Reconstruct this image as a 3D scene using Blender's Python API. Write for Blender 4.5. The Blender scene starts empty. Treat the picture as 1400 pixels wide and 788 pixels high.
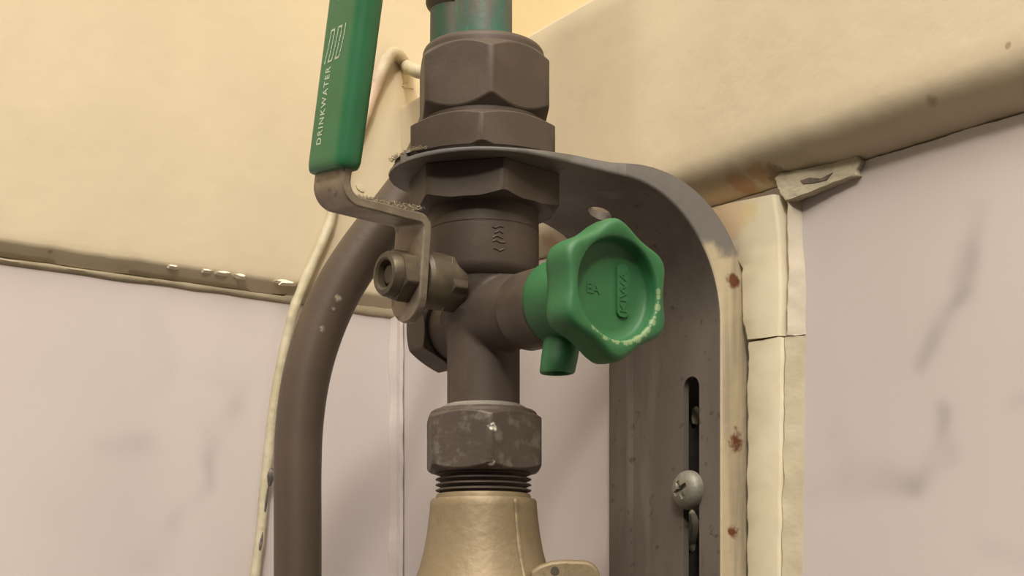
import bpy, bmesh, math, random
from mathutils import Vector, Matrix, noise

sc = bpy.context.scene
R = math.radians
PI = math.pi
F = 2036.0            # focal length in pixels of the 1400x788 frame
HY = 825.0            # horizon row (camera is level, lens shifted upwards)
CZ = 1.20             # eye height

# ------------------------------------------------------------------ camera
cd = bpy.data.cameras.new('camera')
cam = bpy.data.objects.new('camera', cd)
sc.collection.objects.link(cam)
cam.location = (0, 0, CZ)
cam.rotation_euler = (PI / 2, 0, 0)
cd.sensor_width = 36.0
cd.lens = 36.0 * F / 1400.0
cd.shift_y = (HY - 394.0) / 1400.0
cd.clip_start = 0.01
cd.clip_end = 50
sc.camera = cam

# ------------------------------------------------------------------ world, light, exposure
w = bpy.data.worlds.new('room_air')
sc.world = w
w.use_nodes = True
w.node_tree.nodes['Background'].inputs[0].default_value = (1.0, 0.90, 0.80, 1)
w.node_tree.nodes['Background'].inputs[1].default_value = 0.15


def lamp(name, kind, loc, energy, color, **kw):
    d = bpy.data.lights.new(name, kind)
    d.energy = energy
    d.color = color
    for k, v in kw.items():
        setattr(d, k, v)
    o = bpy.data.objects.new(name, d)
    sc.collection.objects.link(o)
    o.location = loc
    return o


lamp('ceiling_bulb', 'POINT', (-0.03, -1.15, CZ + 1.14), 74.0, (1.0, 0.925, 0.82), shadow_soft_size=0.10)
lamp('overhead_fill', 'AREA', (-0.10, -0.60, CZ + 1.36), 62.0, (1.0, 0.925, 0.82), shape='DISK', size=1.4)  # added soft fill from above, no such fitting known

sc.view_settings.view_transform = 'Standard'
sc.view_settings.look = 'None'
sc.view_settings.gamma = 1.0
sc.view_settings.use_curve_mapping = False
sc.view_settings.exposure = -0.22

# ------------------------------------------------------------------ frames
N = Vector((0.805, 0.593, 0)).normalized()     # from the room into the right-hand wall
A = Vector((N.y, -N.x, 0))                     # along the right-hand wall, out of the corner
Z = Vector((0, 0, 1))
V = Vector((-0.00766, 0.400, CZ))              # valve axis at eye height
DW = 0.0754                                    # valve axis to tile face
SC = -0.1632                                   # the corner, along A
CORNER = V + N * DW + A * SC


def rw(s, p, z):       # right wall: s along it, p proud of the tile face, z above the eye
    return V + N * (DW - p) + A * s + Z * z


def lw(u, p, z):       # left wall: u out of the corner, p proud of the tile face
    return CORNER - N * u + A * p + Z * z


def at(px, py, Y):     # point seen at a pixel, Y metres deep
    return Vector(((px - 700) / F * Y, Y, CZ + (HY - py) / F * Y))


def prot(s):
    return 0.18 + 0.82 * max(0.0, min(1.0, (s - SC) / 0.15))


def on_left(px, py, p):
    k = (px - 700) / F
    q = CORNER + A * p
    u = (q.x - k * q.y) / (N.x - k * N.y)
    return at(px, py, q.y - N.y * u)


def on_right(px, py, p):
    k = (px - 700) / F
    q = V + N * (DW - p)
    s = (k * q.y - q.x) / (A.x - k * A.y)
    return at(px, py, q.y + A.y * s)


# ------------------------------------------------------------------ object helpers
def link(name, me, mat, parent=None, loc=None):
    o = bpy.data.objects.new(name, me)
    sc.collection.objects.link(o)
    if mat is not None:
        for m in (mat if isinstance(mat, (list, tuple)) else [mat]):
            me.materials.append(m)
    if parent is not None:
        o.parent = parent
    return o


def root_loc(parent):
    v = Vector((0, 0, 0))
    while parent is not None:
        v = v + parent.location
        parent = parent.parent
    return v


def mesh(name, verts, faces, mat, parent=None, origin=None, sharp=32, smooth=True):
    """world-space verts -> one mesh object whose origin is at `origin`"""
    base = root_loc(parent)
    org = Vector(origin) if origin is not None else (base if parent else sum((Vector(v) for v in verts), Vector()) / len(verts))
    me = bpy.data.meshes.new(name)
    me.from_pydata([tuple(Vector(v) - org) for v in verts], [], faces)
    bm = bmesh.new()
    bm.from_mesh(me)
    bmesh.ops.remove_doubles(bm, verts=bm.verts, dist=1e-6)
    bmesh.ops.recalc_face_normals(bm, faces=bm.faces)
    bm.to_mesh(me)
    bm.free()
    if smooth:
        me.shade_smooth()
        me.set_sharp_from_angle(angle=R(sharp))
    o = link(name, me, mat, parent)
    o.location = org - base
    return o


def thing(name, label, cat, loc, group=None):
    o = bpy.data.objects.new(name, None)
    sc.collection.objects.link(o)
    o.location = loc
    o.empty_display_size = 0.01
    o['label'] = label
    o['category'] = cat
    if group:
        o['group'] = group
    return o


def tag(o, label, cat):
    o['label'] = label
    o['category'] = cat
    return o


def bevel(o, wd, seg=2, ang=35):
    m = o.modifiers.new('soft_edges', 'BEVEL')
    m.width = wd
    m.segments = seg
    m.limit_method = 'ANGLE'
    m.angle_limit = R(ang)
    m.harden_normals = False
    return o


def frame(axis):
    """x to the right, y up (or towards the back for vertical axes)"""
    ax = Vector(axis).normalized()
    if abs(ax.z) > 0.9:
        return Vector((1, 0, 0)), Vector((0, 1, 0)), ax
    up = Z - ax * Z.dot(ax)
    up.normalize()
    return up.cross(ax), up, ax


def rings(rows, cap0=True, cap1=True):
    """rows of equal length -> closed tube of quads"""
    n = len(rows[0])
    v, f = [], []
    for r in rows:
        v += r
    for i in range(len(rows) - 1):
        for j in range(n):
            k = (j + 1) % n
            f.append((i * n + j, i * n + k, (i + 1) * n + k, (i + 1) * n + j))
    if cap0:
        f.append(tuple(range(n)))
    if cap1:
        b = (len(rows) - 1) * n
        f.append(tuple(range(b, b + n)))
    return v, f


def lathe(prof, org, axis, seg=64, cap=True):
    """prof: (radius, height along the axis)"""
    x, y, ax = frame(axis)
    org = Vector(org)
    rows = []
    for r, h in prof:
        rows.append([org + ax * h + (x * math.cos(2 * PI * j / seg) + y * math.sin(2 * PI * j / seg)) * r for j in range(seg)])
    return rings(rows, cap, cap)


def hexnut(rc, h0, h1, org, axis, phase=0.0, ch0=True, ch1=True, bore=None, t=0.55, seg=120, rf=0.93):
    """hexagon of corner radius rc between heights h0 and h1 with turned (conical) chamfers"""
    x, y, ax = frame(axis)
    org = Vector(org)
    ap = rc * math.cos(PI / 6)
    rch = ap * (rf / 0.93) * 0.985
    rim = []
    for j in range(seg):
        th = 2 * PI * j / seg
        a = (th - phase) % (PI / 3) - PI / 6
        r = min(ap / math.cos(a), rc * 0.985)
        rim.append((th, r))
    d = lambda th: x * math.cos(th) + y * math.sin(th)
    rows = []
    c0 = [org + ax * h0 + d(th) * rch for th, r in rim]
    lo = [org + ax * (h0 + (max(0, r - rch) * t if ch0 else 0)) + d(th) * r for th, r in rim]
    hi = [org + ax * (h1 - (max(0, r - rch) * t if ch1 else 0)) + d(th) * r for th, r in rim]
    c1 = [org + ax * h1 + d(th) * rch for th, r in rim]
    if ch0:
        rows.append(c0)
    rows.append(lo)
    rows.append(hi)
    if ch1:
        rows.append(c1)
    return rings(rows)


def merge(*parts):
    v, f = [], []
    for pv, pf in parts:
        b = len(v)
        v += list(pv)
        f += [tuple(i + b for i in q) for q in pf]
    return v, f


def catmull(pts, n=10):
    out = []
    P = [Vector(p) for p in pts]
    P = [2 * P[0] - P[1]] + P + [2 * P[-1] - P[-2]]
    for i in range(1, len(P) - 2):
        a, b, c, d = P[i - 1], P[i], P[i + 1], P[i + 2]
        for k in range(n):
            t = k / n
            out.append(0.5 * ((2 * b) + (c - a) * t + (2 * a - 5 * b + 4 * c - d) * t * t + (3 * b - a - 3 * c + d) * t ** 3))
    out.append(P[-2])
    return out


def tube(pts, rad, seg=24, wob=0.0):
    rows = []
    up = Vector((0.3, -1, 0.1)).normalized()
    for i, p in enumerate(pts):
        q0, q1 = pts[max(0, i - 1)], pts[min(len(pts) - 1, i + 1)]
        tn = (q1 - q0).normalized()
        up = (up - tn * up.dot(tn)).normalized()
        rt = tn.cross(up)
        r = rad(i / (len(pts) - 1)) if callable(rad) else rad
        row = []
        for j in range(seg):
            a = 2 * PI * j / seg
            dv = up * math.cos(a) + rt * math.sin(a)
            k = r + (noise.noise((p + dv * r) * 220.0) * wob if wob else 0)
            row.append(p + dv * k)
        rows.append(row)
    return rings(rows)


def slab(poly, depth_vec):
    """flat polygon (world points) thickened by depth_vec"""
    n = len(poly)
    v = [Vector(p) for p in poly] + [Vector(p) + depth_vec for p in poly]
    f = [tuple(range(n)), tuple(range(n, 2 * n))]
    f += [(i, (i + 1) % n, n + (i + 1) % n, n + i) for i in range(n)]
    return v, f


# ------------------------------------------------------------------ materials
def ss_(x):
    x = max(0.0, min(1.0, x))
    return x * x * (3 - 2 * x)


class Mat:
    def __init__(self, name, color, rough=0.5, metal=0.0, spec=0.5):
        self.m = bpy.data.materials.new(name)
        self.m.use_nodes = True
        self.t = self.m.node_tree
        self.b = self.t.nodes['Principled BSDF']
        self.b.inputs['Roughness'].default_value = rough
        self.b.inputs['Metallic'].default_value = metal
        self.b.inputs['Specular IOR Level'].default_value = spec
        self.geo = self.t.nodes.new('ShaderNodeNewGeometry')
        c = self.t.nodes.new('ShaderNodeRGB')
        c.outputs[0].default_value = (*color, 1)
        self.col = c.outputs[0]
        self.bump_h = None

    def link(self, a, b):
        self.t.links.new(a, b)

    def math(self, op, a, b=None, clamp=False):
        n = self.t.nodes.new('ShaderNodeMath')
        n.operation = op
        n.use_clamp = clamp
        for i, v in enumerate((a, b)):
            if v is None:
                continue
            if isinstance(v, (int, float)):
                n.inputs[i].default_value = v
            else:
                self.link(v, n.inputs[i])
        return n.outputs[0]

    def noise(self, scale, detail=4, rough=0.55, stretch=None, dist=0.0):
        vec = self.geo.outputs['Position']
        if stretch:
            mp = self.t.nodes.new('ShaderNodeMapping')
            mp.inputs['Scale'].default_value = stretch
            self.link(vec, mp.inputs['Vector'])
            vec = mp.outputs[0]
        n = self.t.nodes.new('ShaderNodeTexNoise')
        n.inputs['Scale'].default_value = scale
        n.inputs['Detail'].default_value = detail
        n.inputs['Roughness'].default_value = rough
        n.inputs['Distortion'].default_value = dist
        self.link(vec, n.inputs['Vector'])
        return n.outputs['Fac']

    def ramp(self, x, lo, hi, top=1.0):
        n = self.t.nodes.new('ShaderNodeMapRange')
        n.interpolation_type = 'SMOOTHSTEP'
        n.inputs['From Min'].default_value = lo
        n.inputs['From Max'].default_value = hi
        n.inputs['To Max'].default_value = top
        self.link(x, n.inputs['Value'])
        return n.outputs[0]

    def attr(self, name):
        n = self.t.nodes.new('ShaderNodeAttribute')
        n.attribute_name = name
        return n.outputs['Fac']

    def mix(self, fac, color):
        n = self.t.nodes.new('ShaderNodeMix')
        n.data_type = 'RGBA'
        if isinstance(fac, (int, float)):
            n.inputs[0].default_value = fac
        else:
            self.link(fac, n.inputs[0])
        self.link(self.col, n.inputs[6])
        n.inputs[7].default_value = (*color, 1)
        self.col = n.outputs[2]
        return self

    def mottle(self, scale, color, lo=0.4, hi=0.65, top=1.0, **kw):
        return self.mix(self.ramp(self.noise(scale, **kw), lo, hi, top), color)

    def spots(self, spots, color, rag=0.6, scale=320, top=1.0):
        """ragged stains at given places on the thing: (point, radius)"""
        nz = self.noise(scale, 4, 0.65)
        tot = None
        for p, r in spots:
            d = self.t.nodes.new('ShaderNodeVectorMath')
            d.operation = 'DISTANCE'
            self.link(self.geo.outputs['Position'], d.inputs[0])
            d.inputs[1].default_value = tuple(p)
            x = self.math('DIVIDE', d.outputs['Value'], r)
            x = self.math('ADD', x, self.math('MULTIPLY', self.math('SUBTRACT', nz, 0.5), 2 * rag))
            k = self.ramp(x, 1.15, 0.55)
            tot = k if tot is None else self.math('MAXIMUM', tot, k)
        return self.mix(self.math('MULTIPLY', tot, top), color)

    def bump(self, scale, dist, detail=3, stretch=None, rough=0.5):
        h = self.math('MULTIPLY', self.noise(scale, detail, rough, stretch), dist)
        self.bump_h = h if self.bump_h is None else self.math('ADD', self.bump_h, h)
        return self

    def done(self):
        self.link(self.col, self.b.inputs['Base Color'])
        if self.bump_h is not None:
            n = self.t.nodes.new('ShaderNodeBump')
            n.inputs['Strength'].default_value = 1.0
            n.inputs['Distance'].default_value = 1.0
            self.link(self.bump_h, n.inputs['Height'])
            self.link(n.outputs[0], self.b.inputs['Normal'])
        return self.m


PLASTER = (0.57, 0.485, 0.338)
M = {}
M['plaster'] = (Mat('cream_wall_paint', PLASTER, 0.55)
                .mottle(14, (0.595, 0.505, 0.355), 0.4, 0.62)
                .mottle(60, (0.56, 0.475, 0.325), 0.58, 0.75, 0.5)
                .spots([(on_right(1040, 244, .006), .0055), (on_right(1016, 250, .004), .005), (on_right(748, 345, .005), .006)], (0.45, 0.26, 0.14), 0.6, 200, 0.75)
                .spots([(on_right(1060, 246, .004), .0045)], (0.20, 0.13, 0.08), 0.8, 300, 0.8)
                .spots([(on_left(70, 346, .004), .0012), (on_right(1378, 62, .011), .0009), (on_right(1270, 141, .010), .0022)], (0.33, 0.22, 0.13), 0.5, 500, 0.75)
                .bump(150, 0.00018, 4).bump(26, 0.0003, 2).done())
M['plaster_back'] = (Mat('yellow_upper_wall', (0.66, 0.54, 0.30), 0.55).mottle(20, (0.69, 0.57, 0.34), 0.4, 0.65)
                     .bump(150, 0.0002, 4).done())  # set-back wall, yellower and paler than the cream below
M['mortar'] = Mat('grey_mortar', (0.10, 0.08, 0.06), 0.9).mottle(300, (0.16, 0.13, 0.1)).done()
M['tile'] = (Mat('marbled_wall_tile', (0.545, 0.485, 0.460), 0.32, 0, 0.4)
             .mottle(9, (0.575, 0.513, 0.485), 0.35, 0.7))
M['tile'].mix(M['tile'].ramp(M['tile'].attr('vein'), 0.0, 0.65, 1.0), (0.27, 0.245, 0.245))
M['tile'].mix(M['tile'].ramp(M['tile'].attr('smear'), 0.0, 1.0, 1.0), (0.52, 0.42, 0.27))
M['tile'] = M['tile'].done()
M['filler'] = (Mat('cream_filler_paint', (0.62, 0.545, 0.385), 0.6)
               .mottle(60, (0.66, 0.59, 0.43), 0.4, 0.65)
               .spots([(on_right(985, 285, .003), .010), (on_right(1005, 300, .004), .007)], (0.60, 0.40, 0.23), 0.8, 160, 0.6)
               .spots([(on_right(1030, 290, .004), .004)], (0.64, 0.50, 0.24), 0.8, 220, 0.6)
               .bump(140, 0.00018, 3).done())
M['sealant'] = (Mat('yellowed_sealant', (0.44, 0.375, 0.25), 0.55)
                .mottle(70, (0.50, 0.435, 0.31), 0.4, 0.7)
                .spots([(on_right(1068, 596, .002), .0022)], (0.33, 0.27, 0.18), 0.8, 300, 0.8)
                .bump(200, 0.0003, 3).done())
M['old_filler'] = (Mat('grey_plaster_chip', (0.42, 0.37, 0.27), 0.8)
                   .mottle(150, (0.50, 0.44, 0.31), 0.4, 0.6).bump(350, 0.0006, 5).done())
M['smear'] = (Mat('pale_old_filler', (0.53, 0.46, 0.36), 0.6).mottle(70, (0.57, 0.49, 0.37), 0.4, 0.65).bump(200, 0.0003, 3).done())
M['ledge_sealant'] = (Mat('stained_tan_sealant', (0.40, 0.335, 0.22), 0.6).mottle(60, (0.46, 0.39, 0.27), 0.4, 0.65, stretch=(1, 1, 2)).bump(250, 0.0003).done())
M['corner_bead'] = (Mat('corner_grout', (0.50, 0.435, 0.405), 0.5)
                    .mottle(40, (0.40, 0.34, 0.29), 0.45, 0.75, 0.7, stretch=(1, 1, 0.25)).bump(200, 0.0003).done())
BR = (0.072, 0.054, 0.042)
M['bronze'] = (Mat('tarnished_brown_brass', BR, 0.58, 0.2, 0.35)
               .mottle(70, (0.090, 0.068, 0.053), 0.42, 0.66)
               .mottle(420, (0.085, 0.06, 0.045), 0.55, 0.7, 0.6).bump(900, 0.00005, 3).done())
M['bronze_worn'] = (Mat('limescaled_brown_brass', BR, 0.58, 0.2, 0.35)
                    .mottle(70, (0.090, 0.068, 0.053), 0.42, 0.66)
                    .mottle(240, (0.17, 0.15, 0.12), 0.50, 0.68, 0.7, detail=6)
                    .spots([(at(672, 585, .3845), .0013), (at(634, 610, .3845), .0012), (at(672, 632, .3845), .0010)], (0.75, 0.70, 0.60), 0.9, 900)
                    .bump(700, 0.0001, 4).done())
M['scale'] = Mat('white_limescale', (0.20, 0.18, 0.155), 0.85).mottle(300, (0.2, 0.17, 0.13), 0.45, 0.65).bump(700, 0.0004, 4).done()
M['pipe_brown'] = (Mat('brown_painted_pipe', (0.078, 0.057, 0.042), 0.46, 0.15, 0.4)
                   .mottle(35, (0.092, 0.066, 0.047), 0.4, 0.7)
                   .spots([(at(462, 408, .4635), .0012), (at(440, 450, .4635), .0011), (at(455, 422, .4635), .0008)], (0.36, 0.31, 0.22), 1.0, 900, 0.75)
                   .bump(600, 0.00005).done())
M['verdigris'] = (Mat('verdigris_copper', (0.10, 0.10, 0.085), 0.55, 0.2, 0.4)
                  .mottle(110, (0.035, 0.13, 0.095), 0.38, 0.58, 0.9, stretch=(1, 1, 0.35), detail=6)
                  .mottle(240, (0.035, 0.20, 0.11), 0.54, 0.66, 0.9, stretch=(1, 1, 0.3), detail=6)
                  .bump(500, 0.0001).done())
M['verdigris_dark'] = (Mat('dark_verdigris_copper', (0.06, 0.06, 0.045), 0.55, 0.3, 0.4)
                       .mottle(120, (0.03, 0.085, 0.05), 0.45, 0.62, 0.8, stretch=(1, 1, 0.5), detail=6).bump(500, 0.0001).done())
M['brass'] = (Mat('dull_nickel_brass', (0.215, 0.162, 0.092), 0.55, 0.3, 0.4)
              .mottle(60, (0.24, 0.185, 0.11), 0.42, 0.62).mottle(380, (0.18, 0.135, 0.075), 0.6, 0.72, 0.6)
              .bump(420, 0.0002, 4).done())
M['steel'] = (Mat('weathered_steel_sheet', (0.120, 0.100, 0.083), 0.55, 0.12, 0.3)
              .mottle(45, (0.15, 0.126, 0.105), 0.42, 0.64, 0.9, stretch=(1, 1, 0.35))
              .mottle(330, (0.06, 0.046, 0.036), 0.60, 0.72, 0.75, detail=6)
              .mottle(90, (0.19, 0.165, 0.14), 0.54, 0.72, 0.6, stretch=(1, 1, 0.12))
              .mottle(160, (0.055, 0.043, 0.035), 0.62, 0.74, 0.6, stretch=(1, 1, 0.15)))
_s = M['steel']
_s.bump(500, 0.00006)
M['steel'] = _s.done()
M['steel_edge'] = (Mat('pale_lit_steel_rim', (0.23, 0.22, 0.21), 0.5, 0.2).mottle(90, (0.18, 0.165, 0.145), 0.45, 0.65).bump(500, 0.00006).done())  # paler copy of the steel, paints in light caught on the lip
_s = Mat('cream_painted_steel_edge', (0.44, 0.36, 0.235), 0.48, 0.05, 0.4)
_s.mottle(60, (0.49, 0.41, 0.275), 0.4, 0.62, stretch=(1, 1, 0.3))
_s.mottle(150, (0.27, 0.23, 0.165), 0.48, 0.68, 0.75, stretch=(1, 1, 0.07))
_sep = _s.t.nodes.new('ShaderNodeSeparateXYZ')
_s.link(_s.geo.outputs['Position'], _sep.inputs[0])
_zz = _s.math('ADD', _sep.outputs['Z'], _s.math('MULTIPLY', _s.math('SUBTRACT', _s.noise(120, 3), 0.5), 0.014))
_s.mix(_s.ramp(_zz, CZ + 0.0975, CZ + 0.1020), (0.17, 0.155, 0.14))
_s.spots([(on_right(1001, 384, .006), .0026), (on_right(1012, 604, .005), .0034), (on_right(1013, 590, .005), .0024), (on_right(1008, 727, .006), .0026)],
         (0.13, 0.045, 0.022), 0.85, 420)
_s.bump(250, 0.0002, 4)
M['steel_painted'] = _s.done()
M['lever_steel'] = (Mat('dusty_lever_steel', (0.22, 0.18, 0.135), 0.5, 0.45, 0.5)
                    .mottle(110, (0.28, 0.235, 0.175), 0.42, 0.64).mottle(300, (0.13, 0.10, 0.075), 0.56, 0.7, 0.7).bump(600, 0.0001).done())
M['nut_olive'] = (Mat('olive_brown_brass', (0.085, 0.065, 0.045), 0.5, 0.3).mottle(120, (0.13, 0.105, 0.065), 0.42, 0.62).bump(800, 0.00008).done())
M['grip'] = (Mat('green_vinyl_grip', (0.018, 0.115, 0.043), 0.42, 0, 0.5).mottle(60, (0.021, 0.130, 0.050), 0.4, 0.6).done())
M['print'] = Mat('pale_print', (0.42, 0.50, 0.38), 0.6).done()
M['knob'] = (Mat('green_plastic_knob', (0.020, 0.110, 0.034), 0.55, 0, 0.5)
             .mottle(80, (0.024, 0.128, 0.042), 0.4, 0.65).mottle(500, (0.09, 0.27, 0.12), 0.66, 0.78, 0.4)
             .spots([(V + Z * 0.075 + A * 0.056 + (N * math.cos(R(q)) + Z * math.sin(R(q))) * 0.0126, 0.0006 + 0.0004 * math.sin(q * 1.7) + 0.0005 * max(0, 1 - abs(q + 62) / 35)) for q in range(-128, 8, 6)], (0.20, 0.27, 0.13), 0.8, 900, 0.8)
             .bump(500, 0.00008).done())
M['cable'] = (Mat('painted_cable_sheath', (0.47, 0.41, 0.285), 0.6)
              .mottle(60, (0.41, 0.36, 0.23), 0.42, 0.62)
              .spots([(at(508, 140, .555), .017), (at(500, 175, .555), .012)], (0.48, 0.34, 0.24), 0.3, 100, 0.8)
              .spots([(at(540, 78, .56), .0052)], (0.36, 0.28, 0.18), 0.5, 300, 0.8)
              .bump(300, 0.0004, 4).done())
_s = Mat('flaking_cable_sheath', (0.60, 0.52, 0.37), 0.6)
M['cable_bare'] = (Mat('bare_dark_cable', (0.07, 0.055, 0.05), 0.6).mottle(300, (0.15, 0.13, 0.12), 0.45, 0.65).done())
M['screw'] = (Mat('dull_zinc_screw', (0.20, 0.185, 0.145), 0.5, 0.25, 0.4).mottle(200, (0.17, 0.16, 0.12), 0.42, 0.62).bump(900, 0.0001).done())
M['screw_dark'] = Mat('grimy_recess', (0.09, 0.085, 0.06), 0.6).mottle(600, (0.07, 0.12, 0.06)).done()
M['flake'] = Mat('white_paint_flake', (0.78, 0.70, 0.55), 0.6).done()
M['fluff'] = Mat('grey_dust', (0.30, 0.25, 0.17), 0.95).done()
M['plug'] = (Mat('black_brown_plug', (0.075, 0.055, 0.042), 0.5, 0.3).mottle(120, (0.1, 0.075, 0.055), 0.42, 0.66).done())

# ------------------------------------------------------------------ walls
rnd = random.Random(4)


def wall_sweep(name, fn, prof, us, mat, back, parent=None, wob=0.0004, mats=None):
    """sweep a (p, z) profile along a wall; closed by a back face at depth `back`"""
    prof = list(prof)
    full = prof + [(back, prof[-1][1]), (back, prof[0][1])]
    rows = []
    for u in us:
        row = []
        for i, (p, z) in enumerate(full):
            if i < len(prof):
                q = fn(u, p, z)
                d = noise.noise(q * 22) * wob + noise.noise(q * 75) * wob * 0.45
                k = 1.0 if p > 0.0015 else 0.25
                zz = noise.noise(Vector((u * 90, 3.1, 0))) * 0.0005 + noise.noise(Vector((u * 330, 9.1, 0))) * 0.00025
                row.append(fn(u, p + d * k, z + (zz if z < 0.135 else 0)))
            else:
                row.append(fn(u, p, z))
        rows.append(row)
    v, f = rings(rows)
    return mesh(name, v, f, mat, parent, sharp=50)


def spread(a, b, fine0, fine1, step, coarse):
    out, u = [], a
    while u < b - 1e-9:
        out.append(u)
        u += step if fine0 <= u < fine1 else coarse
    out.append(b)
    return out


fl = slab([Vector((-3, -4, 0)), Vector((3, -4, 0)), Vector((3, 1.2, 0)), Vector((-3, 1.2, 0))], Z * -0.05)
unseen_floor = mesh('unseen_floor', *fl, Mat('dark_floor', (0.05, 0.042, 0.035), 0.6).mottle(6, (0.06, 0.05, 0.04)).done())  # out of view, added dark to dim the light from below
unseen_floor['kind'] = 'structure'
# left wall: cream plaster overhanging the tiles
lp = [(0.0008, 0.1129), (0.0020, 0.1143), (0.0040, 0.1164), (0.0045, 0.1171), (0.0047, 0.1182), (0.0048, 0.1205)]
lp += [(0.0048, 0.1205 + 0.006 * k) for k in range(1, 12)] + [(0.0048, 0.25), (0.0048, 0.5), (0.0048, 1.1)]
wall_left = wall_sweep('wall_left', lw, lp, spread(-0.07, 0.95, -0.02, 0.17, 0.0016, 0.03), M['plaster'], -0.03)
wall_left['kind'] = 'structure'
# right wall: boxed-out cream plaster with a rounded lower edge, wall set back above it
rp = [(0.0003, 0.1166), (0.0025, 0.1177), (0.0050, 0.1190), (0.0075, 0.1207), (0.0094, 0.1228), (0.0105, 0.1250), (0.0110, 0.1275)]
rp += [(0.0110, 0.1275 + 0.005 * k) for k in range(1, 12)]
rp += [(0.0109, 0.1885), (0.0103, 0.1896), (0.0090, 0.1902)]
rp += [(-0.036, 0.1904)]
wall_right = wall_sweep('wall_right', lambda s, p, z: rw(s, p * prot(s) if p > 0 else p, z), rp, spread(SC - 0.004, 0.75, SC - 0.01, 0.125, 0.0016, 0.03), M['plaster'], -0.06)
wall_right['kind'] = 'structure'
v, f = slab([rw(SC - 0.03, -0.036, 0.1895), rw(0.75, -0.036, 0.1895), rw(0.75, -0.036, 1.1), rw(SC - 0.03, -0.036, 1.1)], N * 0.03)
mesh('upper_wall_face', v, f, M['plaster_back'], wall_right)


def veins(kind, pts):
    def g(x, y):
        best = 0
        for (x0, y0, r0, k0), (x1, y1, r1, k1) in pts:
            dx, dy = x1 - x0, y1 - y0
            L = dx * dx + dy * dy
            t = max(0, min(1, ((x - x0) * dx + (y - y0) * dy) / L)) if L else 0
            d = math.hypot(x - x0 - dx * t, y - y0 - dy * t)
            r = r0 + (r1 - r0) * t
            best = max(best, 0.95 * (k0 + (k1 - k0) * t) * math.exp(-(d / r / 1.35) ** 2))
        return best
    return g


def seg(*pts):
    return [(pts[i], pts[i + 1]) for i in range(len(pts) - 1)]


def tile_panel(name, fn, a0, a1, z0, z1, fine, parent, vf, sf, mapxy, drop=0.008):
    us = spread(a0, a1, fine[0], fine[1], 0.0018, 0.04)
    zs = [z0, z0 * 0.6, z0 * 0.3, -0.05, -0.02]
    z = 0.0
    while z < z1 - 1e-6:
        zs.append(z)
        z += 0.002
    zs.append(z1)
    v, f, vein, smear = [], [], [], []
    for u in us:
        for zz in zs:
            e = (noise.noise(Vector((u * 120, 7.7, 0))) * 0.0003 + noise.noise(Vector((u * 400, 2.7, 0))) * 0.0002) if zz == z1 else 0
            q = fn(u, 0, zz + e)
            v.append(q)
            x, y = mapxy(q)
            wx = noise.noise(q * 45) * 22 + noise.noise(q * 130) * 9
            wy = noise.noise(q * 45 + Vector((9, 2, 1))) * 22
            nz = 0.75 + 0.5 * noise.noise(q * 90)
            vein.append(max(0, vf(x + wx, y + wy) * nz + 0.12 * max(0, noise.fractal(q * 16, 1.0, 2.0, 4) - 0.15)))
            smear.append(max(0, min(1, sf(x + wx * .35, y + wy * .35) * (0.8 + 0.5 * noise.noise(q * 160)))))
    nz_ = len(zs)
    for i in range(len(us) - 1):
        for j in range(nz_ - 1):
            f.append((i * nz_ + j, (i + 1) * nz_ + j, (i + 1) * nz_ + j + 1, i * nz_ + j + 1))
    # edges turned back into the wall
    rim = [i * nz_ for i in range(len(us))] + [(len(us) - 1) * nz_ + j for j in range(1, nz_)] + \
          [i * nz_ + nz_ - 1 for i in range(len(us) - 2, -1, -1)] + [j for j in range(nz_ - 2, 0, -1)]
    b = len(v)
    inward = fn(0, -drop, 0) - fn(0, 0, 0)
    for k in rim:
        v.append(v[k] + inward)
        vein.append(0)
        smear.append(0)
    for k in range(len(rim)):
        k2 = (k + 1) % len(rim)
        f.append((rim[k], rim[k2], b + k2, b + k))
    base = root_loc(parent)
    me = bpy.data.meshes.new(name)
    me.from_pydata([tuple(q - base) for q in v], [], f)
    for nm, arr in (('vein', vein), ('smear', smear)):
        at_ = me.attributes.new(nm, 'FLOAT', 'POINT')
        at_.data.foreach_set('value', arr)
    me.shade_smooth()
    me.set_sharp_from_angle(angle=R(40))
    return link(name, me, M['tile'], parent)


def topix(q):
    if q.y < 0.02:
        return 3000.0, 3000.0
    return 700 + F * q.x / q.y, HY - F * (q.z - CZ) / q.y


# faint marbling printed on the tiles, laid out along each wall
vl = veins('l', seg((205, 395, 24, .0), (215, 470, 20, .18), (205, 530, 16, .15)) +
           seg((230, 510, 14, .05), (330, 520, 16, .2), (318, 560, 15, .26), (292, 600, 14, .3), (285, 660, 13, .26), (240, 710, 12, .2), (205, 770, 20, .1)) +
           seg((60, 640, 12, .03), (150, 612, 14, .2), (190, 606, 20, .24)) + seg((300, 465, 12, .04), (300, 490, 12, .12)))
vr = veins('r', seg((1325, 300, 16, .25), (1318, 400, 12, .45), (1280, 470, 16, .4), (1262, 500, 14, .35)) +
           seg((1300, 560, 12, .4), (1290, 610, 14, .36), (1250, 660, 18, .38), (1180, 640, 34, .22), (1120, 650, 30, .24)) +
           seg((1140, 560, 20, .06), (1150, 600, 24, .16)) + seg((1330, 730, 12, .2), (1390, 765, 16, .3)) + seg((1385, 560, 10, .2), (1400, 550, 10, .24)))
zero = lambda x, y: 0.0
sm_r = veins('s', seg((1082, 350, 9, .95), (1086, 400, 6, .9), (1080, 470, 6, .7)) + seg((1085, 490, 5, .5), (1086, 495, 5, .5)))
tl = tile_panel('tile', lw, 0.0035, 0.95, -CZ, 0.1127, (0, 0.17), wall_left, vl, zero, topix)
tr = tile_panel('tile', rw, SC + 0.0039, 0.75, -CZ, 0.1161, (SC, 0.12), wall_right, vr, sm_r, topix)
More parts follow.
